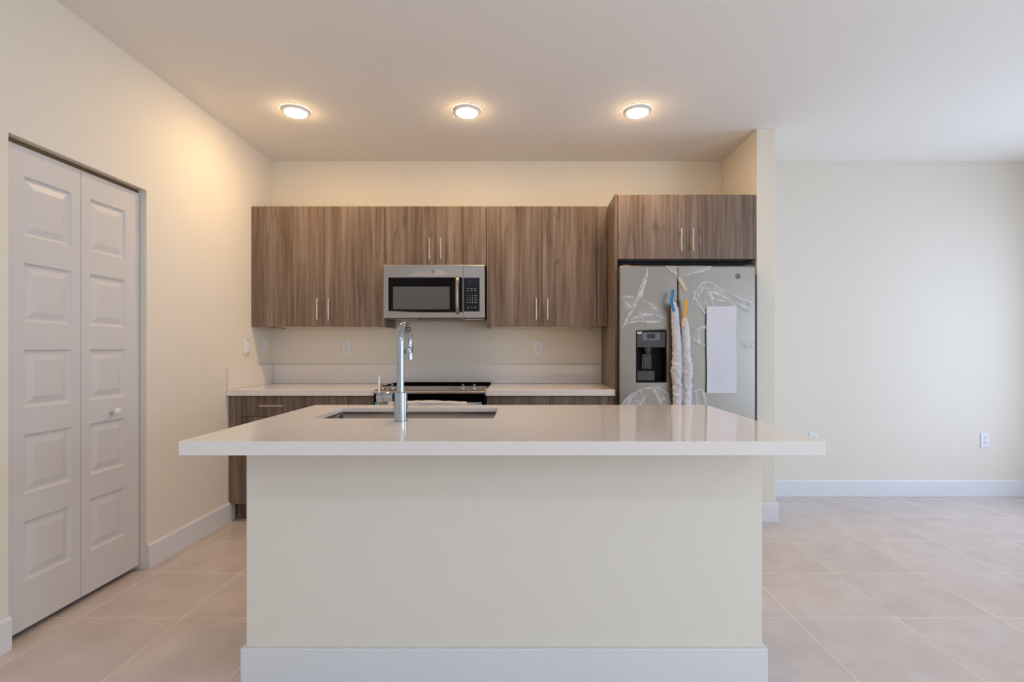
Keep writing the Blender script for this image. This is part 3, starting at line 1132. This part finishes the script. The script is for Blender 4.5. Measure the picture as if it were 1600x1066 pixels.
# ------------------------------------------------------------------ island
SL = .0195                        # slab thickness; the rim is built up to the full edge depth
IX0, IX1 = -1.0465, .9135         # worktop
IY0, IY1 = 1.550, 2.566
bx0, bx1, by0 = PX(385, 1.834), PX(1191, 1.834), 1.834
isl = thing('kitchen_island', 'cream painted kitchen island base with white baseboard', 'island', ((bx0 + bx1) / 2, 2.15, 0))
by1 = 2.530
bm = B()
prism(bm, [(bx0, by0), (bx1, by0), (bx1, by1), (bx1 - .10, by1), (bx1 - .10, by0 + .11), (bx0 + .10, by0 + .11), (bx0 + .10, by1), (bx0, by1)], 'z', .0005, .8815)
obj('body', bm, M['wall'], isl, .002)
bm = B()
t_ = .0145
path_o = [(bx0 - t_, by1), (bx0 - t_, by0 - t_), (bx1 + t_, by0 - t_), (bx1 + t_, by1)]
prism(bm, [(bx0 - t_, by1), (bx0 - t_, by0 - t_), (bx1 + t_, by0 - t_), (bx1 + t_, by1), (bx1 + .0005, by1), (bx1 + .0005, by0 - .0005), (bx0 - .0005, by0 - .0005), (bx0 - .0005, by1)], 'z', .0008, BH)
obj('baseboard', bm, M['white'], isl, .003, label='white baseboard round the island')
# cabinet fronts on the cooking side
n = 4
for i in range(n):
    a = bx0 + .10 + (bx1 - bx0 - .2) * i / n
    b = bx0 + .10 + (bx1 - bx0 - .2) * (i + 1) / n
    d = obj('door', bx(a + .002, b - .002, by1 - .022, by1 - .003, .124, .878), M['wood'], isl, .001)

SX0, SX1, SY0, SY1 = -.866, -.124, 2.067, 2.440
bm = B()


def ringv(x0, x1, y0, y1, z):
    return [bm.verts.new(p) for p in ((x0, y0, z), (x1, y0, z), (x1, y1, z), (x0, y1, z))]


KX = .05                          # the underside is relieved around the sink
loops = [ringv(SX0, SX1, SY0, SY1, CT), ringv(IX0, IX1, IY0, IY1, CT), ringv(IX0, IX1, IY0, IY1, .8825),
         ringv(SX0 - KX, SX1 + KX, SY0 - KX, SY1 + KX, .8825), ringv(SX0 - KX, SX1 + KX, SY0 - KX, SY1 + KX, CT - SL),
         ringv(SX0, SX1, SY0, SY1, CT - SL)]
for A_, C_ in zip(loops, loops[1:] + loops[:1]):
    for k in range(4):
        bm.faces.new((A_[k], A_[(k + 1) % 4], C_[(k + 1) % 4], C_[k]))
obj('island_worktop', bm, M['quartz'], None, .002, label='large glossy pale quartz worktop on the island with a sink cut-out', cat='countertop')

# undermount sink
sk = thing('kitchen_sink', 'stainless steel sink with a low divider set under the island worktop', 'sink', ((SX0 + SX1) / 2, (SY0 + SY1) / 2, .68))
zs1 = CT - SL - .0008


def bowl(x0, x1, depth):
    y0, y1 = SY0 - .004, SY1 + .004
    z0 = zs1 - depth
    bm = B()
    r = .02
    rings = []
    for ins, z in ((0, zs1), (.002, z0 + .03), (.008, z0 + .010), (.025, z0)):
        ring = []
        for cx, cy, a0 in ((x1 - ins, y1 - ins, 0), (x0 + ins, y1 - ins, 1), (x0 + ins, y0 + ins, 2), (x1 - ins, y0 + ins, 3)):
            for k in range(5):
                a = a0 * PI / 2 + k * PI / 8
                sx = -1 if a0 in (0, 3) else 1
                sy = -1 if a0 in (0, 1) else 1
                ring.append(bm.verts.new((cx + sx * r + r * math.cos(a), cy + sy * r + r * math.sin(a), z)))
        rings.append(ring)
    n = len(rings[0])
    for A, C in zip(rings, rings[1:]):
        for k in range(n):
            bm.faces.new((A[k], A[(k + 1) % n], C[(k + 1) % n], C[k]))
    bm.faces.new(rings[-1])
    o = obj('bowl', bm, M['sink_steel'], sk, smooth=True)
    md = o.modifiers.new('wall', 'SOLIDIFY')
    md.thickness = .0015
    md.offset = 0
    for cx in ((x0 + DV) / 2, (DV + x1) / 2):
        bm = B()
        lathe(bm, [(.045, .0005), (.043, .003), (.03, .0015)], (cx, (y0 + y1) / 2, z0 + .0008), 'z', 24)
        obj('drain', bm, M['chrome'], o, smooth=True)


DV = -.418
bowl(SX0 - .004, SX1 + .004, .20)
obj('divider', bx(DV - .010, DV + .010, SY0 + .001, SY1 - .001, zs1 - .197, zs1 - .075), M['sink_steel'], sk, .006)

# faucet
fx, fy = -.4815, 1.993
fc = thing('faucet', 'tall chrome pull-down faucet with a gooseneck standing on the island worktop', 'faucet', (fx, fy, CT))
bm = B()
lathe(bm, [(.0275, .0004), (.0275, .003), (.0262, .004), (.0262, .108), (.0255, .111), (.0145, .112)], (fx, fy, CT), 'z', 40)
obj('base', bm, M['chrome'], fc, smooth=True)
R_, zt = .075, 1.2295
pts = [(fx, fy, CT + .1125 + (zt - CT - .1125) * k / 6) for k in range(7)]
for k in range(1, 25):
    a = PI - PI * 1.0 * k / 24
    pts.append((fx, fy + R_ + R_ * math.cos(a), zt + R_ * math.sin(a)))
pts.append((fx, fy + 2 * R_, zt - .004))
bm = B()
tube(bm, pts, .0138, 28)
obj('spout', bm, M['chrome'], fc, smooth=True)
bm = B()
hx_, hy_ = fx, fy + 2 * R_
lathe(bm, [(.0142, 1.2250), (.0152, 1.222), (.0152, 1.214), (.0146, 1.213), (.0152, 1.212), (.0172, 1.166), (.0165, 1.160), (.012, 1.160)], (hx_, hy_, 0), 'z', 28)
sh = obj('spray_head', bm, M['chrome'], fc, smooth=True)
obj('spray_button', bx(hx_ - .0185, hx_ - .0135, hy_ - .006, hy_ + .006, 1.185, 1.205), M['black'], sh, .0015, label='small black spray button')
bm = B()
zh = 1.019
lathe(bm, [(.0195, -.027), (.0195, -.062), (.0185, -.0635)], (fx, fy, zh), 'x', 28)
obj('valve', bm, M['chrome'], fc, smooth=True)
bm = B()
lathe(bm, [(.0165, -.0645), (.0180, -.066), (.0180, -.088), (.0165, -.0905)], (fx, fy, zh - .003), 'x', 28)
hd = obj('lever_hub', bm, M['chrome'], fc, smooth=True)
bm = B()
tube(bm, [(fx - .0845, fy, zh + .0135), (fx - .0845, fy, zh + .082)], .0042, 14)
obj('lever', bm, M['nickel'], hd, smooth=True)

# ------------------------------------------------------------------ ceiling lights
def ceiling_light(x, y, label, group='round ceiling lights over the kitchen', watts=0.0, colour=LAMP_COL, k=1.0):
    t = thing('ceiling_light', label, 'ceiling light', (x, y, ZC), group)
    bm = B()
    lathe(bm, [(.0935 * k, -.0005), (.0935 * k, -.0025), (.0915 * k, -.004), (.069 * k, -.0165), (.0672 * k, -.0165)], (x, y, ZC), 'z', 48, cap=False)
    obj('trim_ring', bm, M['plate'], t, smooth=True)
    bm = B()
    lathe(bm, [(.0668 * k, -.012), (.0668 * k, -.0162), (.061 * k, -.0215), (.042 * k, -.0255), (.015 * k, -.027)], (x, y, ZC), 'z', 40)
    obj('lens', bm, M['lens_fill'] if watts else M['lens'], t, smooth=True, label='glowing white lens')


LY = 3.30
ceiling_light(PX(462, LY), LY, 'lit round ceiling light nearest the left wall')
ceiling_light(PX(729.5, LY), LY, 'lit round ceiling light in line with the microwave, middle of the row')
ceiling_light(PX(996, LY), LY, 'lit round ceiling light nearest the refrigerator')
# fill lamps added above and behind the viewer to lift the room light
for x, cx_ in ((-1.0, 'left wall side'), (1.2, 'room centre'), (3.2, 'right wall side')):
    for y, cy_ in ((-.9, 'just above the viewer'), (-2.4, 'far behind the viewer')):
        ceiling_light(x, y, 'added round fill lamp, out of view, ' + cy_ + ' on the ' + cx_, 'round fill lamps added behind the viewer', 1, FILL_COL, 2.4)


# ------------------------------------------------------------------ outlets and switches
def outlet(x, z, label, group):
    t = thing('wall_outlet', label, 'outlet', (x, YB, z), group)
    w_, h_ = .074, .122
    obj('cover_plate', bx(x - w_ / 2, x + w_ / 2, YB - .0065, YB - .0006, z - h_ / 2, z + h_ / 2), M['plate'], t, .003)
    for s in (-1, 1):
        bm = B()
        zc_ = z + s * .0205
        pts = [(x + .0165 * math.cos(a) , zc_ + max(-.0135, min(.0135, .0165 * math.sin(a)))) for a in [2 * PI * k / 28 for k in range(28)]]
        prism(bm, pts, 'y', YB - .0085, YB - .0060)
        r = obj('receptacle', bm, M['plate'], t)
        bm = B()
        box(bm, x - .0080, x - .0052, YB - .0090, YB - .0080, zc_ + .000, zc_ + .0085)
        box(bm, x + .0052, x + .0080, YB - .0090, YB - .0080, zc_ + .001, zc_ + .0080)
        lathe(bm, [(.0030, -.0090), (.0030, -.0080)], (x, YB, zc_ - .0065), 'y', 12)
        obj('slots', bm, M['slot'], r, label='dark plug slots')


outlet(PX(542, YB), PZ(543.3, YB), 'white duplex outlet on the back wall left of the faucet under the left cabinet', 'outlets above the back counter')
outlet(PX(840.5, YB), PZ(545, YB), 'white duplex outlet on the back wall under the cabinet right of the microwave', 'outlets above the back counter')
outlet(PX(1538.5, YB), PZ(688, YB), 'white duplex outlet low on the bare wall near the right edge', 'low outlets on the bare wall')
outlet(PX(1271, YB), PZ(687, YB), 'white duplex outlet low on the bare wall half hidden behind the island corner', 'low outlets on the bare wall')


def switch(y, z, label, proud):
    t = thing('wall_switch', label, 'switch', (XL, y, z), 'switches beside the wall cabinet')
    x = XL + .0006
    obj('cover_plate', bx(x, x + .006 + proud, y - .036, y + .036, z - .060, z + .060), M['plate'], t, .003)
    obj('rocker', bx(x + .0055 + proud, x + .0095 + proud, y - .0165, y + .0165, z - .0335, z + .0335), M['plate'], t, .0015)
    for s in (-1, 1):
        bm = B()
        lathe(bm, [(.0055, .0055 + proud), (.0055, .0075 + proud)], (x, y, z + s * .0485), 'x', 12)
        obj('screw', bm, M['slot'] if proud else M['plate'], t, label='dark screw head' if proud else None)


switch(3.800, PZ(541.5, 3.8), 'white switch plate with two dark screw holes on left wall before the cabinet', .006)
switch(4.065, PZ(540.5, 4.07), 'white switch plate in the corner shade under the left wall cabinet', 0)
